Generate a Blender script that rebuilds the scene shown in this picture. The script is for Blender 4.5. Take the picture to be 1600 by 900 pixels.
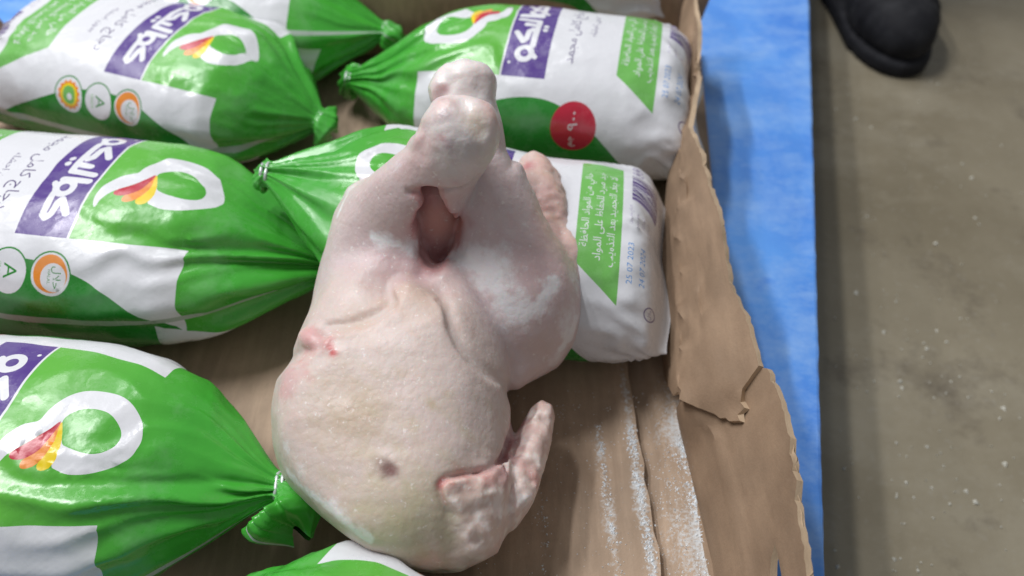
import bpy, bmesh, math, random
import numpy as np
from mathutils import Vector, Matrix
from mathutils.geometry import delaunay_2d_cdt

for o in list(bpy.data.objects):
    bpy.data.objects.remove(o)
S = bpy.context.scene
COL = S.collection
RNG = np.random.default_rng(7)

# ------------------------------------------------------------------ camera
FPX = 1250.0                       # focal length in pixels of a 1600 wide frame
PITCH = math.radians(42)
CAM = np.array([0.0, -0.342, 0.42])
cd = bpy.data.cameras.new('camera')
cd.sensor_width = 36.0
cd.lens = 36.0 * FPX / 1600.0
cd.clip_start = 0.01
cd.clip_end = 50
cd.dof.use_dof = True
cd.dof.focus_distance = 0.40
cd.dof.aperture_fstop = 6.2
cam = bpy.data.objects.new('camera', cd)
cam.location = CAM
cam.rotation_euler = (PITCH, 0, 0)
COL.objects.link(cam)
S.camera = cam

# ------------------------------------------------------------------ light
w = bpy.data.worlds.new('World')
S.world = w
w.use_nodes = True
bg = w.node_tree.nodes['Background']
bg.inputs[0].default_value = (0.93, 0.97, 1.0, 1)
bg.inputs[1].default_value = 0.27
S.view_settings.view_transform = 'Standard'
S.view_settings.look = 'None'
S.view_settings.gamma = 1
S.view_settings.exposure = -0.10

def strip_light(x, y, z, sx, sy, power, rz=0.0):
    l = bpy.data.lights.new('ceiling_strip_light', 'AREA')
    l.shape = 'RECTANGLE'
    l.size = sx
    l.size_y = sy
    l.energy = power
    l.color = (0.985, 0.99, 1.0)
    o = bpy.data.objects.new('ceiling_strip_light', l)
    o.location = (x, y, z)
    o.rotation_euler = (0, 0, rz)
    COL.objects.link(o)
    o['label'] = 'ceiling strip lamp above the box'
    o['category'] = 'lamp'
    o['group'] = 'ceiling strip lamps'

for i, (x, y) in enumerate([(-1.45, 0.55), (-0.90, 0.85), (-1.35, 2.2), (-0.25, 2.2), (-2.5, 1.3)]):
    strip_light(x, y, 2.6, 1.1, 0.12, (46.0, 40.0, 20.0, 14.0, 24.0)[i], 1.45)

# ------------------------------------------------------------------ helpers
ct, st = math.cos(PITCH), math.sin(PITCH)

def P(px, py, z):
    """world point at height z seen in direction (px,py) of the photograph: a survey aid"""
    u = (px - 800.0) / FPX
    v = -(py - 450.0) / FPX
    d = np.array([u, st + v * ct, -ct + v * st])
    s = (z - CAM[2]) / d[2]
    return CAM + d * s

def ray(px, py):
    u = (px - 800.0) / FPX
    v = -(py - 450.0) / FPX
    d = np.array([u, st + v * ct, -ct + v * st])
    return d / np.linalg.norm(d)

def link(name, me, mats, parent=None, smooth=True):
    o = bpy.data.objects.new(name, me)
    COL.objects.link(o)
    for m in (mats if isinstance(mats, (list, tuple)) else [mats]):
        me.materials.append(m)
    if smooth and len(me.polygons):
        me.polygons.foreach_set('use_smooth', np.ones(len(me.polygons), dtype=bool))
    if parent is not None:
        o.parent = parent
    return o

def mesh_from(verts, faces, name='mesh'):
    me = bpy.data.meshes.new(name)
    me.from_pydata([tuple(map(float, v)) for v in verts], [], [tuple(map(int, f)) for f in faces])
    me.update()
    return me

def empty(name, loc=(0, 0, 0)):
    o = bpy.data.objects.new(name, None)
    o.empty_display_size = 0.02
    o.location = [float(c) for c in loc]
    COL.objects.link(o)
    return o

def tag(o, label, cat, group=None, kind=None):
    o['label'] = label
    o['category'] = cat
    if group:
        o['group'] = group
    if kind:
        o['kind'] = kind
    return o

def vnoise(p, scale, seed=0, octaves=3):
    """smooth pseudo noise from rotated sines, numpy, roughly -1..1"""
    r = np.random.default_rng(seed)
    out = np.zeros(len(p))
    amp, tot, sc = 1.0, 0.0, scale
    for _ in range(octaves):
        acc = np.zeros(len(p))
        for _k in range(5):
            d = r.normal(size=p.shape[1])
            d /= np.linalg.norm(d)
            d2 = r.normal(size=p.shape[1])
            d2 /= np.linalg.norm(d2)
            acc += np.sin(p @ d * sc * r.uniform(.7, 1.3) * 6.283 + r.uniform(0, 6.28)
                          + 1.3 * np.sin(p @ d2 * sc * 4.1 + r.uniform(0, 6.28)))
        out += amp * acc / 3.2
        tot += amp
        amp *= .5
        sc *= 2.1
    return out / tot

def sm(x, a, b):
    t = np.clip((x - a) / (b - a), 0, 1)
    return t * t * (3 - 2 * t)

# ------------------------------------------------------------------ materials
def new_mat(name):
    m = bpy.data.materials.new(name)
    m.use_nodes = True
    nt = m.node_tree
    return m, nt, nt.nodes['Principled BSDF'], nt.links

def add_bump(nt, bsdf, specs, coord='Object'):
    """specs: (noise scale, detail, distance, strength)"""
    tc = nt.nodes.new('ShaderNodeTexCoord')
    prev = None
    for sc, det, dist, stg in specs:
        n = nt.nodes.new('ShaderNodeTexNoise')
        n.inputs['Scale'].default_value = sc
        n.inputs['Detail'].default_value = det
        nt.links.new(tc.outputs[coord], n.inputs['Vector'])
        b = nt.nodes.new('ShaderNodeBump')
        b.inputs['Distance'].default_value = dist
        b.inputs['Strength'].default_value = stg
        nt.links.new(n.outputs['Fac'], b.inputs['Height'])
        if prev is not None:
            nt.links.new(prev.outputs[0], b.inputs['Normal'])
        prev = b
    nt.links.new(prev.outputs[0], bsdf.inputs['Normal'])

def crinkle(nt, b):
    old = b.inputs['Normal'].links[0].from_socket
    tc = nt.nodes.new('ShaderNodeTexCoord')
    n = nt.nodes.new('ShaderNodeTexNoise')
    n.inputs['Scale'].default_value = 30
    nt.links.new(tc.outputs['Object'], n.inputs['Vector'])
    mx = nt.nodes.new('ShaderNodeVectorMath')
    mx.operation = 'MULTIPLY_ADD'
    nt.links.new(n.outputs['Color'], mx.inputs[0])
    mx.inputs[1].default_value = (.02, .02, .02)
    nt.links.new(tc.outputs['Object'], mx.inputs[2])
    v = nt.nodes.new('ShaderNodeTexVoronoi')
    v.inputs['Scale'].default_value = 42
    nt.links.new(mx.outputs[0], v.inputs['Vector'])
    bp = nt.nodes.new('ShaderNodeBump')
    bp.inputs['Distance'].default_value = .003
    bp.inputs['Strength'].default_value = .16
    nt.links.new(v.outputs['Distance'], bp.inputs['Height'])
    nt.links.new(old, bp.inputs['Normal'])
    nt.links.new(bp.outputs[0], b.inputs['Normal'])

def film(name, col, rough=.22, grad=None):
    m, nt, b, L = new_mat(name)
    b.inputs['Base Color'].default_value = (*col, 1)
    b.inputs['Roughness'].default_value = rough
    b.inputs['Specular IOR Level'].default_value = .5
    if grad is not None:           # printed gradient along the bag's length
        uv = nt.nodes.new('ShaderNodeUVMap')
        sp = nt.nodes.new('ShaderNodeSeparateXYZ')
        L.new(uv.outputs[0], sp.inputs[0])
        mr = nt.nodes.new('ShaderNodeMapRange')
        mr.inputs['From Min'].default_value = grad[1]
        mr.inputs['From Max'].default_value = grad[2]
        L.new(sp.outputs['Y'], mr.inputs['Value'])
        mx = nt.nodes.new('ShaderNodeMix')
        mx.data_type = 'RGBA'
        mx.inputs[6].default_value = (*col, 1)
        mx.inputs[7].default_value = (*grad[0], 1)
        L.new(mr.outputs[0], mx.inputs[0])
        L.new(mx.outputs[2], b.inputs['Base Color'])
    # breath of frost and condensation on the cold film
    tcf = nt.nodes.new('ShaderNodeTexCoord')
    nf = nt.nodes.new('ShaderNodeTexNoise')
    nf.inputs['Scale'].default_value = 24
    nf.inputs['Detail'].default_value = 8
    nf.inputs['Roughness'].default_value = .72
    L.new(tcf.outputs['Object'], nf.inputs['Vector'])
    mf = nt.nodes.new('ShaderNodeMapRange')
    mf.inputs['From Min'].default_value = .50
    mf.inputs['From Max'].default_value = .80
    mf.inputs['To Max'].default_value = .17
    L.new(nf.outputs['Fac'], mf.inputs['Value'])
    mxf = nt.nodes.new('ShaderNodeMix')
    mxf.data_type = 'RGBA'
    mxf.inputs[6].default_value = (*col, 1)
    if b.inputs['Base Color'].is_linked:
        L.new(b.inputs['Base Color'].links[0].from_socket, mxf.inputs[6])
    mxf.inputs[7].default_value = (.62, .68, .66, 1)
    L.new(mf.outputs[0], mxf.inputs[0])
    L.new(mxf.outputs[2], b.inputs['Base Color'])
    mr2 = nt.nodes.new('ShaderNodeMapRange')
    mr2.inputs['From Min'].default_value = .35
    mr2.inputs['From Max'].default_value = .75
    mr2.inputs['To Min'].default_value = rough - .05
    mr2.inputs['To Max'].default_value = rough + .20
    L.new(nf.outputs['Fac'], mr2.inputs['Value'])
    L.new(mr2.outputs[0], b.inputs['Roughness'])
    add_bump(nt, b, [(55, 2, .0022, .35), (230, 2, .0006, .25)])
    crinkle(nt, b)
    return m

FILM = {
    'white': film('white_film', (.70, .70, .735)),
    'green': film('panel_green_film', (.118, .43, .052), grad=((.056, .362, .038), .50, .74)),
    'swoosh': film('dark_green_film', (.028, .235, .032)),
    'purple': film('purple_film', (.085, .040, .235)),
    'ink': film('purple_ink', (.075, .045, .16)),
    'red': film('red_film', (.50, .022, .05)),
    'orange': film('orange_film', (.80, .26, .03)),
    'yellow': film('yellow_film', (.82, .60, .01)),
    'blue': film('blue_ink', (.10, .28, .62)),
    'pale': film('weld_film', (.40, .47, .41), .22),
    'barcode': film('barcode_ink', (.09, .05, .20)),
    'lilac': film('lilac_ink', (.34, .29, .46)),
    'ltgreen': film('leaf_green_ink', (.16, .45, .10)),
}
FKEYS = list(FILM)
FIDX = {k: i for i, k in enumerate(FKEYS)}

# ------------------------------------------------------------------ printed design (mm on the flat bag)
ARF = {}
for base, cp, n in [('ا', 0xFE8D, 2), ('ب', 0xFE8F, 4), ('ة', 0xFE93, 2), ('ت', 0xFE95, 4), ('ج', 0xFE9D, 4),
                    ('ح', 0xFEA1, 4), ('خ', 0xFEA5, 4), ('د', 0xFEA9, 2), ('ذ', 0xFEAB, 2), ('ر', 0xFEAD, 2),
                    ('ش', 0xFEB5, 4), ('ظ', 0xFEC5, 4), ('ع', 0xFEC9, 4), ('ف', 0xFED1, 4), ('ق', 0xFED5, 4),
                    ('ك', 0xFED9, 4), ('ل', 0xFEDD, 4), ('م', 0xFEE1, 4), ('ن', 0xFEE5, 4), ('ه', 0xFEE9, 4),
                    ('و', 0xFEED, 2), ('ى', 0xFEEF, 2), ('ي', 0xFEF1, 4), ('ض', 0xFEBD, 4), ('ط', 0xFEC1, 4)]:
    ARF[base] = (cp, n)

def arabic(s):
    s = s.replace('لا', '\u0001')
    out = []
    for i, c in enumerate(s):
        def joins_next(k):
            return k >= 0 and s[k] in ARF and ARF[s[k]][1] == 4
        def joinable(k):
            return k < len(s) and (s[k] in ARF or s[k] == '\u0001')
        if c == '\u0001':
            out.append(chr(0xFEFC if joins_next(i - 1) else 0xFEFB))
        elif c in ARF:
            cp, n = ARF[c]
            prev = joins_next(i - 1)
            nxt = n == 4 and joinable(i + 1)
            out.append(chr(cp + ((3 if nxt else 1) if prev else (2 if nxt else 0))))
        else:
            out.append(c)
    return ''.join(reversed(out))

def text_loops(s, size, cx, cy, stretch=1.0, res=2):
    c = bpy.data.curves.new('lettering', 'FONT')
    c.body = s
    c.size = size
    c.resolution_u = res
    o = bpy.data.objects.new('lettering', c)
    COL.objects.link(o)
    me = bpy.data.meshes.new_from_object(o.evaluated_get(bpy.context.evaluated_depsgraph_get()))
    bpy.data.objects.remove(o)
    bpy.data.curves.remove(c)
    v = np.array([p.co[:2] for p in me.vertices])
    cnt = {}
    for p in me.polygons:
        for k in p.edge_keys:
            cnt[k] = cnt.get(k, 0) + 1
    nb = {}
    for (a, b), n in cnt.items():
        if n == 1:
            nb.setdefault(a, []).append(b)
            nb.setdefault(b, []).append(a)
    loops, used = [], set()
    for s0 in nb:
        if s0 in used:
            continue
        lp, cur, prev = [s0], s0, None
        used.add(s0)
        while True:
            nx = [k for k in nb[cur] if k != prev and k not in used]
            if not nx:
                break
            prev, cur = cur, nx[0]
            used.add(cur)
            lp.append(cur)
        if len(lp) > 2:
            loops.append(v[lp])
    bpy.data.meshes.remove(me)
    mid = (v.min(0) + v.max(0)) / 2
    return [(l - mid) * np.array([stretch, 1]) + np.array([cx, cy]) for l in loops]

def chaikin(p, n=2):
    p = np.array(p, float)
    for _ in range(n):
        q = np.roll(p, -1, 0)
        p = np.stack([p * .75 + q * .25, p * .25 + q * .75], 1).reshape(-1, 2)
    return p

def circle(cx, cy, r, n=28, ry=None):
    a = np.arange(n) * 2 * math.pi / n
    return np.stack([cx + r * np.cos(a), cy + (ry or r) * np.sin(a)], 1)

def capsule2(a, b, r, n=7):
    a, b = np.array(a, float), np.array(b, float)
    t = math.atan2(*(b - a)[::-1])
    l1 = [b + r * np.array([math.cos(t + k), math.sin(t + k)]) for k in np.linspace(-math.pi / 2, math.pi / 2, n)]
    l2 = [a + r * np.array([math.cos(t + k), math.sin(t + k)]) for k in np.linspace(math.pi / 2, 1.5 * math.pi, n)]
    return np.array(l1 + l2)

HC = 175.0        # half circumference
Y0, Y1 = -7.0, 312.0

def design(flip):
    sh = []                                        # (material, [loops])
    def add(mat, *loops):
        sh.append((mat, [np.array(l, float) for l in loops]))
    add('green', [(-HC, 200), (HC, 200), (HC, Y1), (-HC, Y1)])
    for s in (-1, 1):
        ys = np.concatenate([np.linspace(8, 112, 22), np.linspace(116, 200, 18)])
        xs = 60 + np.where(ys < 112, .0046 if s > 0 else .0095, .0058) * (ys - 112) ** 2
        xs = np.minimum(xs, 160)
        add('swoosh', [(s * x, y) for x, y in zip(xs, ys)] + [(s * HC, 200), (s * HC, 8)])
    add('white', [(98, 184), (130, 184), (138, 213), (112, 224)])
    add('white', [(-150, 60), (-125, 60), (-125, 140), (-150, 120)])
    add('pale', [(91, Y0), (95.5, Y0), (95.5, Y1), (91, Y1)])
    add('green', [(-48, 138), (48, 138), (48, 200), (-48, 200)])
    add('white', [(-48, 137), (48, 137), (48, 138.3), (-48, 138.3)])
    add('purple', [(-48, 106), (48, 106), (48, 137), (-48, 137)])
    # brand lettering built from pen strokes
    def pen(pts, r=2.05):
        for a, b in zip(pts[:-1], pts[1:]):
            add('white', capsule2(a, b, r))
    def waw(x, y, r):
        add('white', circle(x, y, r + 1.9))
        add('purple', circle(x, y, r - 2.1, 18))
        pen([(x + r * .1, y - r), (x - r * .55, y - r * 1.55)], 1.7)
    def kaf(x, y, k=1.0):
        pen([(x + 19 * k, y + 8.7 * k), (x + 10 * k, y + 2.6 * k), (x + 12.5 * k, y + .6), (x + 20.5 * k, y - .2),
             (x + 23 * k, y - 2.4), (x + 21 * k, y - 5), (x + 6 * k, y - 5)])
    kaf(-29.5, 124)
    waw(-30, 123.6, 5.2)
    pen([(-23, 118.8), (4.5, 118.2), (5.8, 133)])
    pen([(-1.3, 118.5), (-1.0, 127)])
    pen([(11.4, 117.4), (11.4, 133)])
    add('white', circle(-1.2, 112.6, 2.0, 14))
    add('white', circle(-6.0, 112.6, 2.0, 14))
    kaf(16.5, 122.5, .92)
    waw(17.5, 121.6, 4.9)
    add('white', circle(-38, 133.2, 1.1, 10))
    # bird-ring mark
    def lg(pts):
        return np.array([((y - 430) * .088, 142 + (x - 60) * .0655) for x, y in pts])
    outer = [(110, 765), (70, 720), (57, 640), (75, 570), (120, 510), (180, 460), (240, 440), (290, 425), (300, 370),
             (340, 300), (410, 230), (500, 182), (620, 162), (740, 165), (860, 195), (950, 250), (1015, 320), (1047, 400),
             (1045, 480), (1020, 550), (965, 605), (870, 655), (790, 685), (690, 698), (620, 695), (560, 680),
             (515, 668), (530, 600), (440, 400), (380, 480), (300, 545), (200, 610), (150, 650), (122, 700)]
    add('white', chaikin(lg(outer), 2))
    add('green', chaikin(lg([(440, 400), (470, 350), (540, 305), (640, 290), (740, 300), (820, 335), (880, 385), (905, 440),
                             (890, 510), (840, 550), (780, 568), (720, 570), (640, 560), (560, 545), (520, 535), (480, 460)]), 2))
    add('orange', chaikin(lg([(440, 400), (420, 540), (380, 590), (320, 630), (298, 660), (310, 688), (350, 692), (410, 668), (450, 615), (472, 540), (452, 440)]), 1))
    add('yellow', chaikin(lg([(440, 395), (478, 450), (517, 530), (537, 605), (518, 668), (470, 694), (428, 688), (415, 660), (448, 612), (470, 540), (450, 460)]), 1))
    add('red', chaikin(lg([(438, 392), (380, 480), (300, 548), (198, 610), (203, 642), (250, 650), (315, 642), (390, 592), (418, 540), (440, 440)]), 1))
    # product name
    for t, s, x, y in [('دجاج كامل مجمد', 10.5, 0, 90), ('بدون احشاء', 6.5, 7, 77)]:
        add('ink', *text_loops(arabic(t), s, x, y))
    # instruction banner
    f = -1 if flip else 1
    ban = [(-62, 30.5), (46, 30.5), (46, 57), (-40, 57)]
    add('ltgreen', [(x * f, y) for x, y in ban])
    for t, y, x in [('خالي من المواد الحافظة', 51, -1), ('جيد مبرد للحفاظ على المواد', 43.5, -3), ('لا يعاد التجميد بعد التذويب', 36, -6)]:
        add('white', *text_loops(arabic(t), 6.6, x * f, y, 1.0, 1))
    # bar code, small print, dates
    r = np.random.default_rng(3)
    x = 12.0
    add('lilac', [(11, 8), (41, 8), (41, 25), (11, 25)])
    while x < 40:
        wd = r.choice([.5, .9, 1.4, 1.9])
        add('barcode', [(x, 8), (x + wd, 8), (x + wd, 25), (x, 25)])
        gap = r.choice([.35, .6, .9])
        add('white', [(x + wd, 8), (x + wd + gap, 8), (x + wd + gap, 25), (x + wd, 25)])
        x += wd + gap + r.choice([0, 0, .4])
    add('ink', *text_loops('6 281100 700214', 2.6, 26, 5.5, 1.0, 1))
    for k, (t, xx) in enumerate([('انتاج وتعبئة', -3), ('حفظ مجمد', -6), ('المنطقة', -4), ('وزن صافي', -5)]):
        add('lilac', *text_loops(arabic(t), 2.9, xx, 25 - k * 4.2, 1.0, 1))
    for cx in (47, 55):
        add('lilac', circle(cx, 21, 3.6, 18))
        add('white', circle(cx, 21, 2.6, 14))
        add('barcode', circle(cx + .4, 21.2, 1.5, 8))
    add('blue', *text_loops('25 07 2023', 5.0, -37, 24.5, 1.15, 2))
    add('blue', *text_loops('24 07 2024', 5.0, -37, 16.5, 1.15, 2))
    add('barcode', circle(-64, 9, 4.6, 20))
    add('white', circle(-64, 9, 3.9, 20))
    add('barcode', *text_loops(arabic('حلال'), 3.4, -64, 9, 1, 1))
    # badges on the right-hand curve
    def badge(y):
        xb = 67
        add('swoosh', circle(xb, y, 12.0))
        add('white', circle(xb, y, 11.1))
        return xb
    xb = badge(132)
    add('orange', circle(xb - .3, 132, 9.8))
    add('white', circle(xb + 1.6, 133.6, 7.3))
    add('swoosh', *text_loops(arabic('حلال'), 6.2, xb + 1.6, 135, 1, 1))
    add('swoosh', *text_loops('HALAL', 2.4, xb + 1.4, 131, 1, 1))
    xb = badge(107)
    add('swoosh', *text_loops('A', 11.5, xb, 108.6))
    add('ltgreen', *text_loops('GRADE', 2.8, xb, 101.8, 1, 1))
    xb = badge(82)
    a = np.arange(28) * 2 * math.pi / 28
    rr = np.where(np.arange(28) % 2 == 0, 9.6, 8.0)
    add('orange', np.stack([xb + rr * np.cos(a), 82 + rr * np.sin(a)], 1))
    add('yellow', circle(xb, 82, 7.0, 20))
    add('ltgreen', chaikin([(xb - 5.5, 77), (xb + 5.5, 77), (xb + 5.5, 87), (xb - 5.5, 87)], 2))
    add('white', circle(xb + 1, 82.5, 2.2, 10))
    # weight roundel on the left-hand curve
    add('red', circle(-76, 82, 16.0, 40))
    add('white', *text_loops('٩٠٠', 9.5, -72, 82.5, 1.25))
    add('white', *text_loops(arabic('جم'), 6.5, -85.5, 82, 1))
    return sh

def inside(loops, pts):
    ok = np.zeros(len(pts), bool)
    for l in loops:
        a, b = l, np.roll(l, -1, 0)
        lo, hi = l.min(0), l.max(0)
        idx = np.where((pts[:, 0] >= lo[0]) & (pts[:, 0] <= hi[0]) & (pts[:, 1] >= lo[1]) & (pts[:, 1] <= hi[1]))[0]
        if not len(idx):
            continue
        q = pts[idx]
        c = np.zeros(len(idx), bool)
        for (x1, y1), (x2, y2) in zip(a, b):
            if y1 == y2:
                continue
            m = (y1 > q[:, 1]) != (y2 > q[:, 1])
            c ^= m & (q[:, 0] < (x2 - x1) * (q[:, 1] - y1) / (y2 - y1) + x1)
        ok[idx] ^= c
    return ok

def flat_sheet(flip):
    sh = design(flip)
    pts, edges = [], []
    def loop_in(l):
        q = []
        for p0, p1 in zip(l, np.roll(l, -1, 0)):          # long borders are cut to the grid's pitch
            m = max(1, int(np.hypot(*(p1 - p0)) / 2.7))
            q.extend((p0 + (p1 - p0) * i / m).tolist() for i in range(m))
        k = len(pts)
        n = len(q)
        pts.extend(q)
        edges.extend((k + i, k + (i + 1) % n) for i in range(n))
    loop_in(np.array([(-HC, Y0), (HC, Y0), (HC, Y1), (-HC, Y1)]))
    for m, loops in sh:
        for l in loops:
            l = l.copy()
            l[:, 0] = np.clip(l[:, 0], -HC, HC)
            l[:, 1] = np.clip(l[:, 1], Y0, Y1)
            loop_in(l)
    near_set = set()
    for x, y in pts:
        gx, gy = int(math.floor(x / .7)), int(math.floor(y / .7))
        for i in (-1, 0, 1):
            for j in (-1, 0, 1):
                near_set.add((gx + i, gy + j))
    row = 0
    for y in np.arange(Y0 + 1.3, Y1, 2.6):
        off = 1.4 if row % 2 else 0
        for x in np.arange(-HC + 1.5 + off, HC, 2.8):
            if (int(math.floor(x / .7)), int(math.floor(y / .7))) not in near_set:
                pts.append([x, y])
        row += 1
    r = delaunay_2d_cdt([Vector(p) for p in pts], edges, [], 0, 1e-4)
    v = np.array([p[:] for p in r[0]])
    f = np.array(r[2])
    cen = v[f].mean(1)
    ar = (v[f[:, 1]] - v[f[:, 0]])[:, 0] * (v[f[:, 2]] - v[f[:, 0]])[:, 1] - (v[f[:, 1]] - v[f[:, 0]])[:, 1] * (v[f[:, 2]] - v[f[:, 0]])[:, 0]
    f[ar < 0] = f[ar < 0][:, ::-1]
    mi = np.full(len(f), FIDX['white'])
    for m, loops in sh:
        mi[inside(loops, cen)] = FIDX[m]
    return v, f, mi

SHEETS = [flat_sheet(False), flat_sheet(True)]

# ------------------------------------------------------------------ bag shape
NPSI = 256

def section(wd, ht):
    t = np.linspace(-math.pi, math.pi, 721)            # 0 = top, +pi/2 = side b
    s, c = np.sin(t), np.cos(t)
    n = np.where(c > 0, 2.25, 3.2)
    x = wd / 2 * np.sign(s) * np.abs(s) ** (2 / n)
    z = ht / 2 * np.sign(c) * np.abs(c) ** (2 / n)
    d = np.concatenate([[0], np.cumsum(np.hypot(np.diff(x), np.diff(z)))])
    d /= d[-1]
    q = np.linspace(0, 1, NPSI + 1)
    return np.interp(q, d, x), np.interp(q, d, z)

def make_bag(end, tie, label, flip=False, roll=0.0, width=124.0, height=84.0, seed=0, tail_dir=(0.5, 0, -.8), lift=0.0,
             tail_len=30.0, end_ext=.012, rise=190.0, tail_r=1.0, push=0.0, group='bags of frozen chicken lying in the box'):
    """end, tie: world points (metres) of the flat end and of the tie; roll in mm of print"""
    end, tie = np.array(end), np.array(tie)
    v, f, mi = SHEETS[1 if flip else 0]
    X, Y = v[:, 0], v[:, 1]
    root = empty('chicken_bag', (end[0] * .5 + tie[0] * .5, end[1] * .5 + tie[1] * .5, lift))
    tag(root, label, 'bag', group)
    a = tie - end
    a[2] = 0
    LA = np.linalg.norm(a)
    a /= LA
    b = np.cross(a, [0, 0, 1.0])
    ys = np.array([-7, -1.5, 3, 10, 22, 45, 80, 120, 160, 190, 215, 240, 258, 268, 272, 277, 285, 297, 312.])
    ws = np.array([.90, .92, .95, .98, .98, 1.0, 1.0, 1.02, 1.0, .93, .76, .47, .24, .12, .095, .20, .38, .36, .08]) * width
    hs = np.array([.012, .03, .30, .64, .88, .97, 1.0, 1.0, .96, .86, .67, .42, .25, .145, .12, .22, .40, .36, .08]) * height
    top_t = tie[2] - lift                               # tie height over the support
    hb = height / 1000
    zc = np.array([.33, .34, .40, .46, .49, .5, .5, .5, .5, .49, 0, 0, 0, 0, 0, 0, 0, 0, 0]) * hb
    for k, yy in enumerate(ys):
        if yy > rise:
            t = min(1, (yy - rise) / (272 - rise))
            zc[k] = .5 * hb * (1 - t) + top_t * t
    yd = np.linspace(Y0, Y1, 160)
    def dens(arr):
        q = np.interp(yd, ys, arr)
        ker = np.array([1, 2, 3, 2, 1.]) / 9
        qq = np.convolve(np.pad(q, 2, mode='edge'), ker, 'valid')
        return qq
    wdn, hdn, zdn = dens(ws), dens(hs), dens(zc)
    SX = np.zeros((160, NPSI + 1))
    SZ = np.zeros((160, NPSI + 1))
    for i in range(160):
        SX[i], SZ[i] = section(wdn[i], hdn[i])
    psi = ((X + roll) / (2 * HC) + .5) % 1.0            # 0..1, .5 = top
    # keep the sheet's two border columns on their own sides
    fi = np.clip((Y - Y0) / (Y1 - Y0) * 159, 0, 158.999)
    i0 = fi.astype(int)
    fr = fi - i0
    g = np.clip(psi * NPSI, 0, NPSI - 1e-3)
    j0 = g.astype(int)
    gr = g - j0
    def samp(A):
        return ((A[i0, j0] * (1 - gr) + A[i0, j0 + 1] * gr) * (1 - fr) + (A[i0 + 1, j0] * (1 - gr) + A[i0 + 1, j0 + 1] * gr) * fr)
    lx, lz = samp(SX), samp(SZ)
    r = np.random.default_rng(seed)
    ang = psi * 2 * math.pi
    per = np.stack([np.cos(ang), np.sin(ang), Y / 60.0], 1)
    # pleats that run out of the tie
    dist = np.abs(Y - 272)
    amp = np.where(Y < 272, .36 * np.exp(-dist / 40) + .03 * np.exp(-dist / 80), .30 * np.exp(-dist / 30))
    wob = .75 * vnoise(per, .5, seed + 1, 2)
    ple = (.55 * (1 - 2 * np.abs(np.sin(5.5 * ang + 3 * wob + r.uniform(0, 6)))) + .45 * (1 - 2 * np.abs(np.sin(9 * ang + 5 * wob + r.uniform(0, 6)))))
    ple = ple * (.6 + .5 * np.sin(2 * ang + r.uniform(0, 6)))
    rad = 1 + amp * ple
    # long creases fanning over the shoulder
    for _ in range(11):
        c0 = r.uniform(0, 2 * math.pi)
        reach = r.uniform(45, 125)
        dw = (ang - c0 - r.uniform(-.12, .12) * dist / 60 + math.pi) % (2 * math.pi) - math.pi
        wid = .07 + .10 * r.uniform(.6, 1.2)
        fade = np.exp(-(dist / reach) ** 2) * (Y < 272)
        dep = r.uniform(.06, .15)
        rad -= dep * fade * np.exp(-(dw / wid) ** 2) * sm(Y, 120, 205)
        rad += dep * .7 * fade * np.exp(-((dw - wid * 1.9) / (wid * 1.2)) ** 2) * sm(Y, 120, 205)
    # slack film over the lumpy bird, crumpled corners at the sealed end
    rad += .022 * vnoise(per, .42, seed + 2, 3) * sm(Y, -5, 25)
    wr = 1 - np.abs(vnoise(np.stack([np.cos(ang) * 2, np.sin(ang) * 2, Y / 45], 1), .7, seed + 3, 2))
    rad += .026 * (wr ** 3 - .4) * (sm(Y, 165, 230) * .9 + (1 - sm(Y, 10, 60)) * 2.6 + .18)
    low = lz < 0
    lx, lz = lx * rad, lz * np.where(low, 1 + (rad - 1) * .4, rad)
    yc = Y.copy()
    skew = 5.0 * vnoise(np.stack([lx / 60, lz / 60], 1), .5, seed + 5, 2) * (1 - sm(Y, 0, 30))
    yc = yc + skew
    tt = np.minimum(yc, 272) / 272
    al = (tt + push * tt * (1 - tt)) * LA - end_ext * (1 - sm(Y, -7, 70))
    cz = np.interp(Y, yd, zdn)
    body = end[None, :2] * 1.0
    pos = np.zeros((len(v), 3))
    pos[:, :2] = end[:2] + a[:2] * al[:, None] + b[:2] * (lx / 1000)[:, None]
    pos[:, 2] = lift + cz + lz / 1000
    # tail beyond the tie bends along tail_dir
    td = np.array(tail_dir, float)
    td /= np.linalg.norm(td)
    tdw = a * td[0] + b * td[1] + np.array([0, 0, 1.0]) * td[2]
    side2 = np.cross(tdw, b)
    m = Y > 272
    k = (Y[m] - 272) / (Y1 - 272)
    tl = k * tail_len / 1000 * (1 + .18 * np.sin(3 * ang[m] + seed))
    bend = sm(k, 0, .35)[:, None]
    n1 = b[None, :] * (lx[m] / 1000)[:, None] + np.array([0, 0, 1.0])[None] * (lz[m] / 1000)[:, None]
    side2 = side2 if side2[2] > 0 else -side2
    b2 = np.cross(side2, tdw)
    b2 /= np.linalg.norm(b2)
    b2 = b2 if b2 @ b > 0 else -b2
    side2 /= np.linalg.norm(side2)
    tr = (1 + (tail_r - 1) * sm(k, 0, .3))[:, None]
    n2 = (b2[None, :] * (lx[m] / 1000)[:, None] + side2[None] * (lz[m] / 1000)[:, None]) * tr
    n1 = n1 * tr
    ctr = np.array([tie[0], tie[1], lift + top_t])
    pos[m] = ctr + tdw[None] * tl[:, None] + n1 * (1 - bend) + n2 * bend
    lowz = lift + .0006
    pos[:, 2] = np.where(pos[:, 2] < lowz, lowz + (pos[:, 2] - lowz) * .02, pos[:, 2])
    loc = np.array(root.location)
    me = bpy.data.meshes.new('film')
    me.from_pydata((pos - loc).tolist(), [], f.tolist())
    uvl = me.uv_layers.new(name='UVMap')
    li = np.zeros(len(me.loops), dtype=np.int32)
    me.loops.foreach_get('vertex_index', li)
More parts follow.
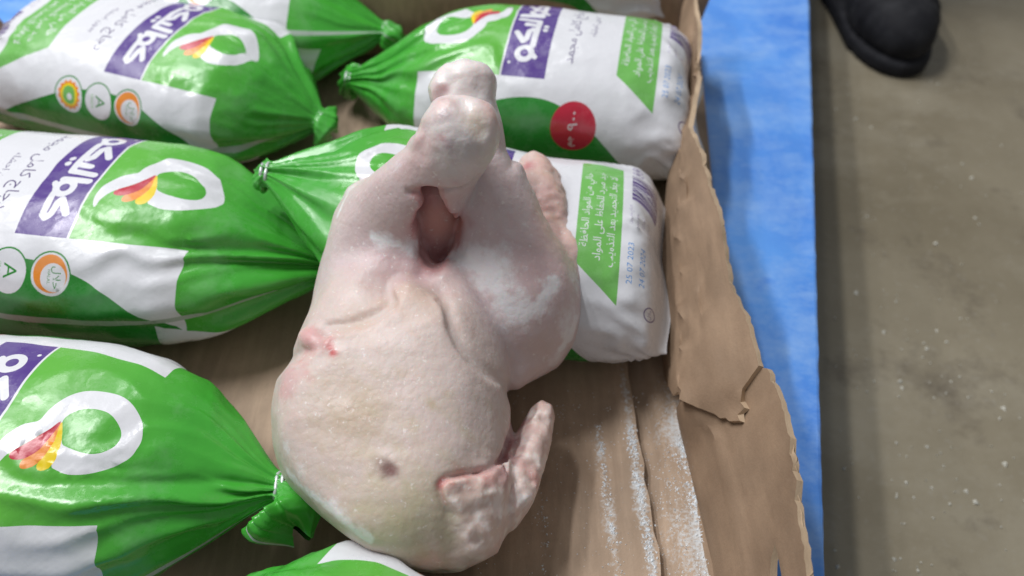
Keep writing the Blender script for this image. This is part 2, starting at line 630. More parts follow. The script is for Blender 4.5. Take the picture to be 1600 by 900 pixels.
    uvl.data.foreach_set('uv', np.stack([X[li] / 350 + .5, Y[li] / 300], 1).ravel().astype(np.float32))
    me.polygons.foreach_set('material_index', mi.astype(np.int32))
    me.update()
    o = link('film', me, [FILM[k2] for k2 in FKEYS], root)
    # wire clip round the neck
    R0 = .0066
    for k2, off in enumerate((-.0016, .0016)):
        vs, fs = [], []
        n, mN = 22, 8
        for i in range(n):
            t = 2 * math.pi * i / n
            rr = R0 * (1 + .1 * math.sin(3 * t + k2))
            c = ctr + a * (off + .0008 * math.sin(2 * t)) + b * rr * 1.05 * math.cos(t) + np.array([0, 0, 1.0]) * rr * .95 * math.sin(t)
            nr = (b * math.cos(t) + np.array([0, 0, 1.0]) * math.sin(t))
            for j in range(mN):
                q = 2 * math.pi * j / mN
                vs.append(c + .0011 * (nr * math.cos(q) + a * math.sin(q)) - loc)
        for i in range(n):
            for j in range(mN):
                fs.append((i * mN + j, ((i + 1) % n) * mN + j, ((i + 1) % n) * mN + (j + 1) % mN, i * mN + (j + 1) % mN))
        link('tie_wire', mesh_from(vs, fs, 'tie_wire'), MAT['wire'], root)
    return root

MAT = {}
m, nt, b_, L_ = new_mat('clip_metal')
b_.inputs['Base Color'].default_value = (.62, .66, .66, 1)
b_.inputs['Metallic'].default_value = .35
b_.inputs['Roughness'].default_value = .35
MAT['wire'] = m
# ------------------------------------------------------------------ more materials
def ramp_mix(nt, fac, c1, c2):
    mx = nt.nodes.new('ShaderNodeMix')
    mx.data_type = 'RGBA'
    for s, c in ((6, c1), (7, c2)):
        if isinstance(c, tuple):
            mx.inputs[s].default_value = (*c, 1)
        else:
            nt.links.new(c, mx.inputs[s])
    nt.links.new(fac, mx.inputs[0])
    return mx.outputs[2]

def noise(nt, scale, detail=4, rough=.55, vec=None, sx=(1, 1, 1)):
    n = nt.nodes.new('ShaderNodeTexNoise')
    n.inputs['Scale'].default_value = scale
    n.inputs['Detail'].default_value = detail
    n.inputs['Roughness'].default_value = rough
    if vec is None:
        tc = nt.nodes.new('ShaderNodeTexCoord')
        vec = tc.outputs['Object']
    mp = nt.nodes.new('ShaderNodeMapping')
    mp.inputs['Scale'].default_value = sx
    nt.links.new(vec, mp.inputs[0])
    nt.links.new(mp.outputs[0], n.inputs['Vector'])
    return n.outputs['Fac']

def rng_map(nt, val, a, b, c=0.0, d=1.0):
    mr = nt.nodes.new('ShaderNodeMapRange')
    mr.inputs['From Min'].default_value = a
    mr.inputs['From Max'].default_value = b
    mr.inputs['To Min'].default_value = c
    mr.inputs['To Max'].default_value = d
    nt.links.new(val, mr.inputs['Value'])
    return mr.outputs[0]

def attr(nt, name):
    a = nt.nodes.new('ShaderNodeAttribute')
    a.attribute_name = name
    return a

def cardboard(name, col, frost=False):
    m, nt, b, L = new_mat(name)
    c2 = tuple(x * .62 for x in col)
    c3 = tuple(min(1, x * 1.16) for x in col)
    base = ramp_mix(nt, rng_map(nt, noise(nt, 14, 5), .35, .68), c2, col)
    base = ramp_mix(nt, rng_map(nt, noise(nt, 60, 4, .6, None, (3, .35, 1)), .45, .75, 0, .55), base, c3)
    base = ramp_mix(nt, rng_map(nt, noise(nt, 6, 6, .68), .54, .74, 0, .6), base, tuple(x * f_ for x, f_ in zip(col, (.55, .50, .46))))
    fib = rng_map(nt, noise(nt, 900, 2, .5, None, (1, .3, 1)), .55, .75, 0, .22)
    base = ramp_mix(nt, fib, base, tuple(x * .6 for x in col))
    if frost:
        a = attr(nt, 'frost')
        mu = nt.nodes.new('ShaderNodeMath')
        mu.operation = 'MULTIPLY_ADD'
        L.new(noise(nt, 420, 4, .7), mu.inputs[0])
        mu.inputs[1].default_value = 1.1
        L.new(a.outputs['Fac'], mu.inputs[2])
        fr = rng_map(nt, mu.outputs[0], .95, 1.22, 0, .85)
        base = ramp_mix(nt, fr, base, (.60, .62, .63))
    L.new(base, b.inputs['Base Color'])
    b.inputs['Roughness'].default_value = .72
    b.inputs['Specular IOR Level'].default_value = .3
    add_bump(nt, b, [(25, 3, .003, .3), (700, 2, .0005, .3)])
    if frost:                                     # flutes telegraph faintly through the liner
        old = b.inputs['Normal'].links[0].from_socket
        tc = nt.nodes.new('ShaderNodeTexCoord')
        wv = nt.nodes.new('ShaderNodeTexWave')
        wv.inputs['Scale'].default_value = 40
        wv.inputs['Distortion'].default_value = .6
        wv.inputs['Detail Scale'].default_value = .4
        L.new(tc.outputs['Object'], wv.inputs['Vector'])
        bp = nt.nodes.new('ShaderNodeBump')
        bp.inputs['Distance'].default_value = .0006
        bp.inputs['Strength'].default_value = .25
        L.new(wv.outputs['Fac'], bp.inputs['Height'])
        L.new(old, bp.inputs['Normal'])
        L.new(bp.outputs[0], b.inputs['Normal'])
    return m

MAT['card'] = cardboard('cardboard', (.47, .342, .245), frost=True)
MAT['card_edge'] = cardboard('cardboard_cut_edge', (.58, .43, .29))
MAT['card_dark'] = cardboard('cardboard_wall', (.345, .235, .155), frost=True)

m, nt, b, L = new_mat('blue_painted_board')
s1 = noise(nt, 7, 6, .65, None, (1.2, 1, 1))
s2 = noise(nt, 17, 7, .75, None, (1.0, 1.5, 1))
c = ramp_mix(nt, rng_map(nt, s1, .38, .66), (.070, .235, .70), (.105, .32, .80))
c = ramp_mix(nt, rng_map(nt, s2, .42, .68, 0, .8), c, (.27, .46, .82))
c = ramp_mix(nt, rng_map(nt, noise(nt, 16, 6, .7, None, (1, 1.6, 1)), .60, .70, 0, .6), c, (.035, .20, .72))
L.new(c, b.inputs['Base Color'])
b.inputs['Roughness'].default_value = .42
add_bump(nt, b, [(30, 4, .002, .3), (300, 2, .0004, .4)])
MAT['blue'] = m

m, nt, b, L = new_mat('concrete')
c = ramp_mix(nt, rng_map(nt, noise(nt, 3.2, 7, .62), .35, .68), (.180, .150, .098), (.280, .242, .172))
c = ramp_mix(nt, rng_map(nt, noise(nt, 3.4, 6, .7, None, (1, 1.6, 1)), .50, .68, 0, .6), c, (.33, .295, .225))
c = ramp_mix(nt, rng_map(nt, noise(nt, 9, 6, .7), .56, .74, 0, .75), c, (.085, .066, .046))
c = ramp_mix(nt, rng_map(nt, noise(nt, 160, 3, .6), .58, .75, 0, .25), c, (.33, .31, .27))
L.new(c, b.inputs['Base Color'])
L.new(rng_map(nt, noise(nt, 5, 5), .35, .7, .28, .50), b.inputs['Roughness'])
add_bump(nt, b, [(12, 5, .004, .25), (180, 3, .0008, .3)])
MAT['concrete'] = m

m, nt, b, L = new_mat('black_rubber')
c = ramp_mix(nt, rng_map(nt, noise(nt, 40, 5, .6), .45, .75), (.010, .010, .013), (.030, .030, .034))
L.new(c, b.inputs['Base Color'])
b.inputs['Roughness'].default_value = .75
b.inputs['Specular IOR Level'].default_value = .25
add_bump(nt, b, [(60, 4, .002, .3)])
MAT['rubber'] = m

m, nt, b, L = new_mat('ice')
b.inputs['Base Color'].default_value = (.78, .82, .86, 1)
b.inputs['Roughness'].default_value = .3
b.inputs['Subsurface Weight'].default_value = 0.0
MAT['ice'] = m

m, nt, b, L = new_mat('pale_grit')
b.inputs['Base Color'].default_value = (.62, .60, .52, 1)
b.inputs['Roughness'].default_value = .6
MAT['grit'] = m

# ------------------------------------------------------------------ floor and platform
FZ = -.14
def grid(x0, x1, y0, y1, z, n=2):
    xs = np.linspace(x0, x1, n)
    ys = np.linspace(y0, y1, n)
    vs = [(x, y, z) for y in ys for x in xs]
    fs = [(j * n + i, j * n + i + 1, (j + 1) * n + i + 1, (j + 1) * n + i) for j in range(n - 1) for i in range(n - 1)]
    return mesh_from(vs, fs)

fl = link('concrete_floor', grid(-6, 6, -6, 6, FZ), MAT['concrete'])
fl['kind'] = 'structure'

# blue platform: the deck's right edge runs through two surveyed points
BZ = -.014
e0, e1 = P(1291, 930, BZ), P(1264, -40, BZ)
ed = (e1 - e0) / np.linalg.norm(e1 - e0)
nx = np.array([ed[1], -ed[0], 0.0])               # points right
root = empty('blue_platform', (e0[0] - .4, 0, FZ))
tag(root, 'low blue painted platform under the cardboard box', 'platform')
def slab(along0, along1, in0, in1, z0, z1, bev, mat, name, parent, nseg=60, wear=.0006):
    """a slab beside the deck edge: in0/in1 measured inwards from the edge, worn edge"""
    bm = bmesh.new()
    r = np.random.default_rng(5)
    prof = [(in1, z0), (in0, z0), (in0, z1 - bev), (in0 + bev * .3, z1 - bev * .3), (in0 + bev, z1), (in1, z1)]
    rows = []
    for t in np.linspace(along0, along1, nseg):
        row = []
        for k, (i, z) in enumerate(prof):
            j = r.normal() * wear if 1 < k < 5 else 0
            p = e0 + ed * t - nx * (i + j)
            row.append(bm.verts.new((p[0] - parent.location[0], p[1] - parent.location[1], z - parent.location[2])))
        rows.append(row)
    for q in range(nseg - 1):
        for k in range(len(prof)):
            k2 = (k + 1) % len(prof)
            bm.faces.new((rows[q][k], rows[q][k2], rows[q + 1][k2], rows[q + 1][k]))
    bm.faces.new(rows[0][::-1])
    bm.faces.new(rows[-1])
    bmesh.ops.recalc_face_normals(bm, faces=bm.faces)
    me = bpy.data.meshes.new(name)
    bm.to_mesh(me)
    bm.free()
    return link(name, me, mat, parent, smooth=False)
slab(-.35, 1.3, 0, 1.0, BZ - .022, BZ, .0025, MAT['blue'], 'deck', root, 240, .00018)
for k in range(3):
    slab(-.33, 1.28, .012 + k * .44, .112 + k * .44, FZ, BZ - .0222, .002, MAT['blue'], 'runner', root, 4)

# ------------------------------------------------------------------ cardboard box
box = empty('cardboard_box', (0, 0, BZ))
tag(box, 'open corrugated cardboard box with torn right wall and frosty base', 'box')
BL = np.array(box.location)

# right wall: foot line and rim, surveyed
foot = np.array([P(x, y, .0)[:2] for x, y in [(1140, 1000), (1122, 880), (1092, 760), (1066, 640), (1050, 540), (1040, 440), (1068, 330), (1084, 230), (1088, 120), (1076, 0), (1058, -90)]])
RIMZ = .078
rim = np.array([P(x, y, RIMZ)[:2] for x, y in [(1283, 960), (1270, 880), (1250, 745), (1228, 625), (1205, 540), (1162, 420), (1143, 345), (1120, 265), (1097, 190), (1110, 110), (1106, 45), (1098, -20), (1090, -110)]])
YA, YB = -.26, .33
def foot_x(y):
    return np.interp(y, foot[:, 1], foot[:, 0])
def rim_x(y):
    return np.interp(y, rim[:, 1], rim[:, 0])
print('foot', foot.round(3).tolist())
print('rim', rim.round(3).tolist())

def wall_map(sy, t, shift=0.0):
    """sy world y, t 0..1 up the wall; returns points and outward normals"""
    p2 = np.stack([sy, t], 1)
    fx, rx = foot_x(sy), rim_x(sy)
    z = t * (RIMZ + .0035 * np.sin(sy * 31) + .002 * np.sin(sy * 83)) - .002
    # the wall springs from a rounded fold and leans out
    x = fx + (rx - fx) * (t ** 1.25)
    bul = .0055 * vnoise(np.stack([sy * 6, t * .6], 1), 1.0, 11, 2) * np.sin(np.clip(t, 0, 1) * math.pi) 
    crease = -.0022 * np.exp(-((t - .46 - .05 * np.sin(sy * 9)) / .028) ** 2)
    far = sm(sy, TEAR - .004, TEAR + .02)
    x = x + bul + crease * (1 - far) - far * .010 * np.sin(np.clip(t, 0, 1) * math.pi * .95) * 1.0
    return np.stack([x + shift, sy, z], 1)

TEAR = P(1150, 640, .05)[1]

def panel(name, outline, holes, spacing, mapf, mats, thick, parent, frostf=None, ts=1.0):
    """corrugated sheet: two liners, closed round the border; outline in (s,t) metres/units"""
    pts, edges = [], []
    def loop_in(l):
        k = len(pts)
        n = len(l)
        pts.extend([[float(q[0]), float(q[1]) * ts] for q in l])
        edges.extend((k + i, k + (i + 1) % n) for i in range(n))
    loop_in(outline)
    for h in holes:
        loop_in(h)
    o = np.array(outline)
    lo, hi = o.min(0), o.max(0)
    for i, y in enumerate(np.arange(lo[1] + spacing[1] / 2, hi[1], spacing[1])):
        for x in np.arange(lo[0] + spacing[0] * (.5 if i % 2 else .25), hi[0], spacing[0]):
            pts.append([x, y * ts])
    r = delaunay_2d_cdt([Vector(p) for p in pts], edges, [], 0, 1e-6)
    v = np.array([p[:] for p in r[0]]) / np.array([1, ts])
    f = np.array(r[2])
    c = v[f].mean(1)
    ok = inside([np.array(outline)] + [np.array(h) for h in holes], c)
    f = f[ok]
    ar = np.cross(np.c_[v[f[:, 1]] - v[f[:, 0]], np.zeros(len(f))], np.c_[v[f[:, 2]] - v[f[:, 0]], np.zeros(len(f))])[:, 2]
    f[ar < 0] = f[ar < 0][:, ::-1]
    p0 = mapf(v[:, 0], v[:, 1])
    e = 1e-3
    ds = mapf(v[:, 0] + e, v[:, 1]) - p0
    dt = mapf(v[:, 0], v[:, 1] + e) - p0
    n = np.cross(ds, dt)
    n /= np.linalg.norm(n, axis=1)[:, None] + 1e-12
    cnt = {}
    for t in f:
        for a2, b2 in ((0, 1), (1, 2), (2, 0)):
            cnt[(t[a2], t[b2])] = 1
    bord = [k for k in cnt if (k[1], k[0]) not in cnt]
    N = len(v)
    allv = np.concatenate([p0, p0 + n * thick]) - BL
    faces = [tuple(t[::-1]) for t in f] + [tuple(t + N) for t in f]
    ef = [(a2, b2, b2 + N, a2 + N) for a2, b2 in bord]
    me = mesh_from(allv, faces + ef, name)
    mi = np.zeros(len(me.polygons), dtype=np.int32)
    mi[len(faces):] = 1
    ob = link(name, me, mats, parent, smooth=True)
    me.polygons.foreach_set('material_index', mi)
    sm_ = np.ones(len(me.polygons), dtype=bool)
    sm_[len(faces):] = False
    me.polygons.foreach_set('use_smooth', sm_)
    me.set_sharp_from_angle(angle=math.radians(40))
    if frostf is not None:
        at = me.attributes.new('frost', 'FLOAT', 'POINT')
        at.data.foreach_set('value', np.tile(frostf(p0), 2).astype(np.float32))
    return ob

def ragged(pts, step, amp, seed):
    r = np.random.default_rng(seed)
    pts = np.array(pts, float)
    out = []
    for a, b in zip(pts[:-1], pts[1:]):
        n = max(1, int(np.hypot(*((b - a) * np.array([1, .08]))) / step))
        for k in range(n):
            q = a + (b - a) * k / n
            out.append(q + (r.normal(size=2) * amp * np.array([1, 1 / .08]) if k else 0))
    out.append(pts[-1])
    return out

def frost_foot(p):
    d = p[:, 0] - foot_x(p[:, 1])
    near = np.exp(-((d - .001) / .004) ** 2) * .30
    return near * (1 - sm(p[:, 1], .0, .06)) * (.75 + .3 * vnoise(p * 1.0, 14, 2, 2))

THK = .0036
# near wall piece, from in front of the frame up to the tear; slit by its front
ty = TEAR
slit = [(P(1199, 935, .05)[1], .60), (P(1207, 870, .055)[1], .66), (P(1212, 850, .057)[1], .72), (P(1218, 868, .055)[1], .74), (P(1222, 935, .05)[1], .76)]
rim_near = ragged([(ty + .010, 1.0), (YA, 1.0)], .004, .0007, 1)
near_out = [(YA, 0.0)] + ragged([(ty + .03, 0.0), (ty + .024, .30), (ty + .014, .55), (ty + .012, .72), (ty + .014, .85), (ty + .012, .97), (ty + .010, 1.0)], .004, .0008, 2) + rim_near[1:]
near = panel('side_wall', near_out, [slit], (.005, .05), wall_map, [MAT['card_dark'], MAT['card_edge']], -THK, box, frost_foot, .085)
# far wall piece, bowed inwards, its torn lower corner overlapping
def wall_far(sy, t):
    p = wall_map(sy, t, -.0038)
    for c0, sl, a_, w_ in ((.62, 1.9, .0030, .020), (.30, -.9, .0022, .016), (.80, .55, .0018, .014), (.5, -3.1, .0016, .03)):
        p[:, 0] -= a_ * np.exp(-((t - c0 - (sy - TEAR - .1) * sl) / w_) ** 2)
    return p
far_out = ragged([(ty + .058, 0.0), (ty + .040, .22), (ty + .022, .42), (ty - .006, .62), (ty - .010, .70), (ty + .006, .82), (ty + .012, 1.0)], .004, .0009, 3) \
    + ragged([(ty + .013, 1.0), (YB, 1.0)], .004, .0006, 4) + [(YB, 0.0)]
hole = [(P(1088, 118, .03)[1] + dy, t) for dy, t in [(-.028, .22), (-.022, .14), (.03, .14), (.036, .22), (.036, .5), (.03, .6), (-.02, .6), (-.028, .5)]]
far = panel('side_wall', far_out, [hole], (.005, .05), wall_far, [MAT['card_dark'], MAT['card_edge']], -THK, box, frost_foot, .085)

def flute(name, y0, y1, mapf):
    """corrugated medium standing a little proud of the worn rim"""
    n = int((y1 - y0) / .0006)
    sy = np.linspace(y0, y1, n)
    r = np.random.default_rng(9)
    vs = []
    for t, k in ((1.0, 0), (.93, 1)):
        p = mapf(sy, np.full(n, t))
        p1 = mapf(sy + 1e-3, np.full(n, t))
        p2 = mapf(sy, np.full(n, t + 1e-3))
        nn = np.cross(p1 - p, p2 - p)
        nn /= np.linalg.norm(nn, axis=1)[:, None]
        wv = (.5 + (.22 + .22 * np.sin(sy * 97) * np.sin(sy * 41)) * np.sin(2 * math.pi * sy / .0066 + .8 * np.sin(sy * 60)))
        q = p - nn * (THK * wv)[:, None]
        if k == 0:
            q[:, 2] += -.0006 + .0006 * np.sin(sy * 700) * np.sin(sy * 231) + .0007 * np.sin(sy * 140) * np.sin(sy * 57)
        vs.append(q)
    vs = np.concatenate(vs) - BL
    fs = [(i, i + 1, n + i + 1, n + i) for i in range(n - 1)]
    o = link(name, mesh_from(vs, fs), MAT['card_edge'], box)
    md = o.modifiers.new('thickness', 'SOLIDIFY')
    md.thickness = .0005
    return o
flute('fluting', YA, ty + .004, wall_map)
flute('fluting', ty + .016, YB, wall_far)

# base: main floor sheet, a drop in the gutter, a lighter strip that runs up into the wall
x1 = np.array([P(x, y, 0)[:2] for x, y in [(1042, 960), (1028, 860), (1008, 740), (985, 600), (966, 480), (950, 330), (930, 100), (920, -80)]])
def gut(y):
    return np.interp(y, x1[:, 1], x1[:, 0])
def floor_map(s, t):
    x = s
    g = gut(t)
    z = np.full_like(x, 0.0)
    z = z + .0011 * vnoise(np.stack([x, t * .25], 1), 9, 21, 2)
    for off, a_, w_ in ((-.026, -.0016, .003), (-.062, -.0013, .0022), (-.098, .0012, .004)):
        z = z + a_ * np.exp(-((x - g - off - .002 * np.sin(t * 20)) / w_) ** 2)
    return np.stack([x, t, z - .0012], 1)
def frost_floor(p):
    d = p[:, 0] - gut(p[:, 1])
    f = .60 * np.exp(-((d + .004) / .004) ** 2) + .42 * np.exp(-((d + .024) / .0035) ** 2) + .34 * np.exp(-((d + .062) / .004) ** 2)
    f += .24 * sm(p[:, 0], -.02, .07) * (1 - sm(p[:, 1], -.10, -.02))
    return f * (1 - sm(p[:, 1], -.04, .05)) * (.8 + .35 * vnoise(p, 16, 4, 2))
LX, FY, BY = -.60, YA, YB + .03
edge = [(gut(np.array([y]))[0] , y) for y in np.linspace(BY, FY, 60)]
edge = [(x + RNG.normal() * .0006, y) for x, y in edge]
panel('base_sheet', [(LX, FY), (edge[-1][0], FY)] + edge[::-1][1:] + [(LX, BY)], [], (.005, .007), floor_map, [MAT['card'], MAT['card_edge']], -.0042, box, frost_floor)

def gutter_map(s, t):
    """s 0..1 across the gutter, t world y"""
    g, fx = gut(t), foot_x(t)
    x = g - .012 + (fx + .006 - g + .012) * s
    k = (x - g) / np.maximum(fx - g, .01)
    z = -.0085 + .0075 * sm(k, .22, .55) - .001 + .0035 * sm(k, .80, 1.15) + .0008 * vnoise(np.stack([x, t * .3], 1), 20, 8, 2)
    return np.stack([x, t, z], 1)
def frost_gut(p):
    d = p[:, 0] - foot_x(p[:, 1])
    g = p[:, 0] - gut(p[:, 1])
    f = .40 * np.exp(-((d + .004) / .006) ** 2) + .25 * np.exp(-((d + .02) / .016) ** 2) + .22 * np.exp(-((g - .018) / .012) ** 2)
    return f * (1 - sm(p[:, 1], -.06, .04)) * (.8 + .35 * vnoise(p, 16, 5, 2))
panel('base_flap', [(FY, 0), (BY, 0), (BY, 1), (FY, 1)], [], (.006, .05), lambda s_, t_: gutter_map(t_, s_), [MAT['card'], MAT['card_edge']], .003, box, frost_gut, .06)

# back wall and left wall
def back_map(s, t):
    z = t * .085
    y = .335 + .012 * t + .006 * np.sin(s * 9) + .003 * vnoise(np.stack([s * 5, t], 1), 1, 31, 2)
    return np.stack([s, y, z], 1)
bo = [(-.40, 0)] + [(.17, 0)] + ragged([(.19, 1.0), (-.42, 1.0)], .01, .0006, 7)
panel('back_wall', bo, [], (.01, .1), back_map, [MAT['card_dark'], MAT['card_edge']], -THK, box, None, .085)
def left_map(s, t):
    z = t * .085
    x = -.475 - .02 * t + .004 * np.sin(s * 12)
    return np.stack([x, s, z], 1)
panel('side_wall', [(FY, 0), (BY - .005, 0)] + ragged([(BY - .02, 1.0), (FY, 1.0)], .01, .0006, 8), [], (.01, .1), left_map, [MAT['card_dark'], MAT['card_edge']], THK, box, None, .085)

# ------------------------------------------------------------------ bags
G1 = 'bags of frozen chicken lying in the box'
ZC, ZT = .04, .036
def bag(e, t, label, zt=ZT, **k):
    return make_bag(P(*e, ZC), P(*t, zt), label, **k)
bag((70, 88), (500, 190), 'green and white bag with whole logo ring and all three round badges on show', flip=True, seed=11, roll=0, tail_dir=(.6, -.2, -.7), tail_len=14, tail_r=.6, width=152, height=98, end_ext=.022, push=.35)
bag((-108, 356), (524, 420), 'green and white bag lying between two others, its tied end tucked behind the raw chicken', flip=True, seed=23, roll=-10, width=150, height=98, end_ext=.03)
bag((-285, 692), (440, 762), 'green bag whose wire-tied knot touches the raw chicken beside bare cardboard', zt=.038, flip=True, seed=37, roll=2, tail_dir=(.45, .60, -.35), tail_len=26, width=138, height=90, end_ext=.03)
bag((1022, 412), (416, 272), 'white and green bag with barcode and blue dates, lying under the raw chicken', zt=.090, seed=41, roll=0, width=146, height=90, tail_dir=(.5, .3, -.7), tail_len=9, tail_r=.4, rise=100.0, end_ext=.006)
bag((1076, 173), (546, 124), 'green and white bag with round red weight mark, end against the torn wall', seed=53, roll=4, width=150, height=100, tail_dir=(.2, .7, -.6), tail_len=36, tail_r=.55, end_ext=.004)
bag((125, 44), (602, 50), 'green bag with a white weld line, partly hidden behind the bag showing three badges', seed=67, roll=-36, tail_dir=(.7, .5, -.3), tail_len=20, tail_r=.5, width=158, height=98, rise=150.0)
bag((835, 1335), (278, 972), 'green bag with a white stripe below the neck end of the chicken', seed=71, roll=12, zt=.04, width=140, height=90, tail_r=.4, tail_len=10, tail_dir=(.3, 0, -.9))
bag((1010, -38), (500, -48), 'bag almost wholly hidden behind the one with the red weight mark', seed=83, roll=10, height=104, width=150)
# ------------------------------------------------------------------ implicit surfaces -> mesh
def surface_nets(fn, lo, hi, h):
    lo, hi = np.array(lo), np.array(hi)
    n = np.ceil((hi - lo) / h).astype(int) + 1
    ax = [lo[i] + h * np.arange(n[i]) for i in range(3)]
    # coarse pass first, fine values only near the surface
    K = 4
    m_ = (n + K - 1) // K + 1
    cx = [lo[i] + h * K * np.arange(m_[i]) for i in range(3)]
    g = np.stack(np.meshgrid(*cx, indexing='ij'), -1)
    cv = fn(g.reshape(-1, 3)).reshape(m_)
    near_ = (np.abs(cv) < h * K * 1.25 + .003)
    cell_ = np.zeros(m_ - 1, bool)
    for i in (0, 1):
        for j in (0, 1):
            for k in (0, 1):
                cell_ |= near_[i:m_[0] - 1 + i, j:m_[1] - 1 + j, k:m_[2] - 1 + k]
    val = np.repeat(np.repeat(np.repeat(cv, K, 0), K, 1), K, 2)[:n[0], :n[1], :n[2]].astype(np.float32)
    fin = np.repeat(np.repeat(np.repeat(cell_, K, 0), K, 1), K, 2)[:n[0], :n[1], :n[2]]
    ii = np.argwhere(fin)
    res = np.empty(len(ii), np.float32)
    for s0 in range(0, len(ii), 200000):
        res[s0:s0 + 200000] = fn(lo + h * ii[s0:s0 + 200000])
    val[:fin.shape[0], :fin.shape[1], :fin.shape[2]][fin] = res
    ins = val < 0
    c = np.zeros(n - 1, int)
    acc = np.zeros((*(n - 1), 3), np.float32)
    cnt = np.zeros(n - 1, np.float32)
    sl = lambda d, k: tuple(slice(k[i], k[i] + n[i] - 1) for i in range(3))
    corners = [(i, j, k) for i in (0, 1) for j in (0, 1) for k in (0, 1)]
    for a in corners:
        c += ins[sl(0, a)]
    for a in corners:
        for d in range(3):
            if a[d] == 0:
                b = list(a)
                b[d] = 1
                va, vb = val[sl(0, a)], val[sl(0, b)]
                cr = (va < 0) != (vb < 0)
                t = np.where(cr, va / np.where(cr, va - vb, 1), 0)
                for q in range(3):
                    acc[..., q] += np.where(cr, a[q] + (t if q == d else 0), 0)
                cnt += cr
    act = (c > 0) & (c < 8)
    idx = np.full(n - 1, -1, np.int64)
    idx[act] = np.arange(act.sum())
    cell = np.argwhere(act)
    v = lo + h * (cell + acc[act] / cnt[act][:, None])
    faces = []
    for d in range(3):
        u, w_ = [(1, 2), (2, 0), (0, 1)][d]
        A = np.take(ins, range(0, n[d] - 1), d)
        B = np.take(ins, range(1, n[d]), d)
        ch = np.argwhere(A != B)
        m_ = (ch[:, u] > 0) & (ch[:, w_] > 0) & (ch[:, u] < n[u] - 1) & (ch[:, w_] < n[w_] - 1)
        ch = ch[m_]
        def at(du, dw):
            q = ch.copy()
            q[:, u] -= du
            q[:, w_] -= dw
            return idx[q[:, 0], q[:, 1], q[:, 2]]
        quad = np.stack([at(1, 1), at(0, 1), at(0, 0), at(1, 0)], 1)
        flip = ~A[ch[:, 0], ch[:, 1], ch[:, 2]]
        quad[flip] = quad[flip][:, ::-1]
        faces.append(quad)
    return v, np.concatenate(faces)

def smin(a, b, k):
    h = np.clip(.5 + .5 * (b - a) / k, 0, 1)
    return b + (a - b) * h - k * h * (1 - h)

def smax(a, b, k):
    return -smin(-a, -b, k)

def cone(p, a, b, r1, r2):
    a, b = np.asarray(a), np.asarray(b)
    ab = b - a
    t = np.clip((p - a) @ ab / (ab @ ab), 0, 1)
    return np.linalg.norm(p - a - t[:, None] * ab, axis=1) - (r1 + (r2 - r1) * t)

def ell(p, c, r, axes=None):
    q = p - np.asarray(c)
    if axes is not None:
        q = q @ np.asarray(axes).T
    r = np.asarray(r, float)
    k0 = np.linalg.norm(q / r, axis=1)
    k1 = np.linalg.norm(q / (r * r), axis=1)
    return k0 * (k0 - 1) / np.maximum(k1, 1e-6)

def frame(d, up=(0, 0, 1)):
    d = np.asarray(d, float)
    d = d / np.linalg.norm(d)
    x = np.cross(d, up)
    x /= np.linalg.norm(x)
    return np.array([x, d, np.cross(x, d)])          # rows: side, along, up

# ------------------------------------------------------------------ raw chicken
HK1 = P(716, 214, .168)       # hock lying in front
HK2 = P(722, 138, .158)       # hock behind
KN_L = P(560, 395, .066)
KN_R = P(846, 470, .062)
BR = P(622, 632, .052)
axis = P(690, 420, .085) - P(640, 800, .045)
BF = frame(axis)
TAIL = P(838, 262, .088)

PL0 = P(600, 640, .0935)
PLN = np.array([-.07, -.27, .95])
PLN /= np.linalg.norm(PLN)
HOLE0 = P(678, 345, .118)
def chicken_core(p):
    breast = ell(p, BR, (.060, .084, .052), BF)
    upper = ell(p, P(618, 560, .060), (.049, .06, .048), BF)
    d = smin(breast, upper, .03)
    d = smin(d, ell(p, P(650, 785, .038), (.040, .044, .034), BF), .03)     # neck end
    d = smin(d, ell(p, P(535, 665, .034), (.022, .034, .028), BF), .03)       # left shoulder
    d = smin(d, cone(p, P(560, 640, .08), P(600, 740, .07), .026, .022), .03)
    d = smax(d, (p - PL0) @ PLN, .011)          # flattened breast
    # legs
    left = smin(ell(p, P(600, 405, .068), (.033, .044, .042)), cone(p, P(604, 372, .085), HK1, .036, .0185), .02)
    left = smin(left, ell(p, P(538, 500, .050), (.020, .038, .032)), .03)
    left = smin(left, cone(p, P(580, 322, .088), P(556, 430, .066), .0185, .021), .015)
    right = smin(ell(p, P(806, 478, .060), (.035, .040, .042)), cone(p, P(798, 442, .074), HK2, .0325, .0155), .02)
    right = smin(right, ell(p, P(850, 495, .045), (.022, .032, .028)), .02)
    right = smin(right, cone(p, P(850, 545, .036), P(802, 585, .045), .014, .012), .012)
    k1 = smin(ell(p, HK1 + np.array([-.003, 0, 0]), (.0195, .016, .020)), ell(p, HK1 + np.array([.010, .002, .003]), (.0125, .013, .015)), .006)
    k1 = smin(k1, ell(p, HK1 + np.array([-.002, -.006, -.010]), (.013, .012, .012)), .008)
    k2 = smin(ell(p, HK2 + np.array([.006, .002, .002]), (.0150, .013, .0150)), ell(p, HK2 + np.array([-.009, 0, -.002]), (.0115, .012, .0125)), .006)
    left = smin(left, k1, .009)
    right = smin(right, k2, .006)
    d = smin(d, left, .012)
    d = smin(d, right, .0045)
    # skin web between the thighs under the opening
    d = smin(d, cone(p, P(640, 425, .074), P(735, 430, .078), .018, .018), .014)
    # hocks
    # back and tail, lumpy fatty skin leaning on the bag
    back = smin(ell(p, P(890, 410, .058), (.024, .036, .030)), ell(p, P(870, 330, .072), (.022, .028, .024)), .016)
    back = smin(back, cone(p, P(850, 318, .080), TAIL, .020, .0115), .012)
    back = smin(back, ell(p, P(780, 380, .055), (.050, .05, .035)), .02)
    d = smin(d, back, .007)
    return d

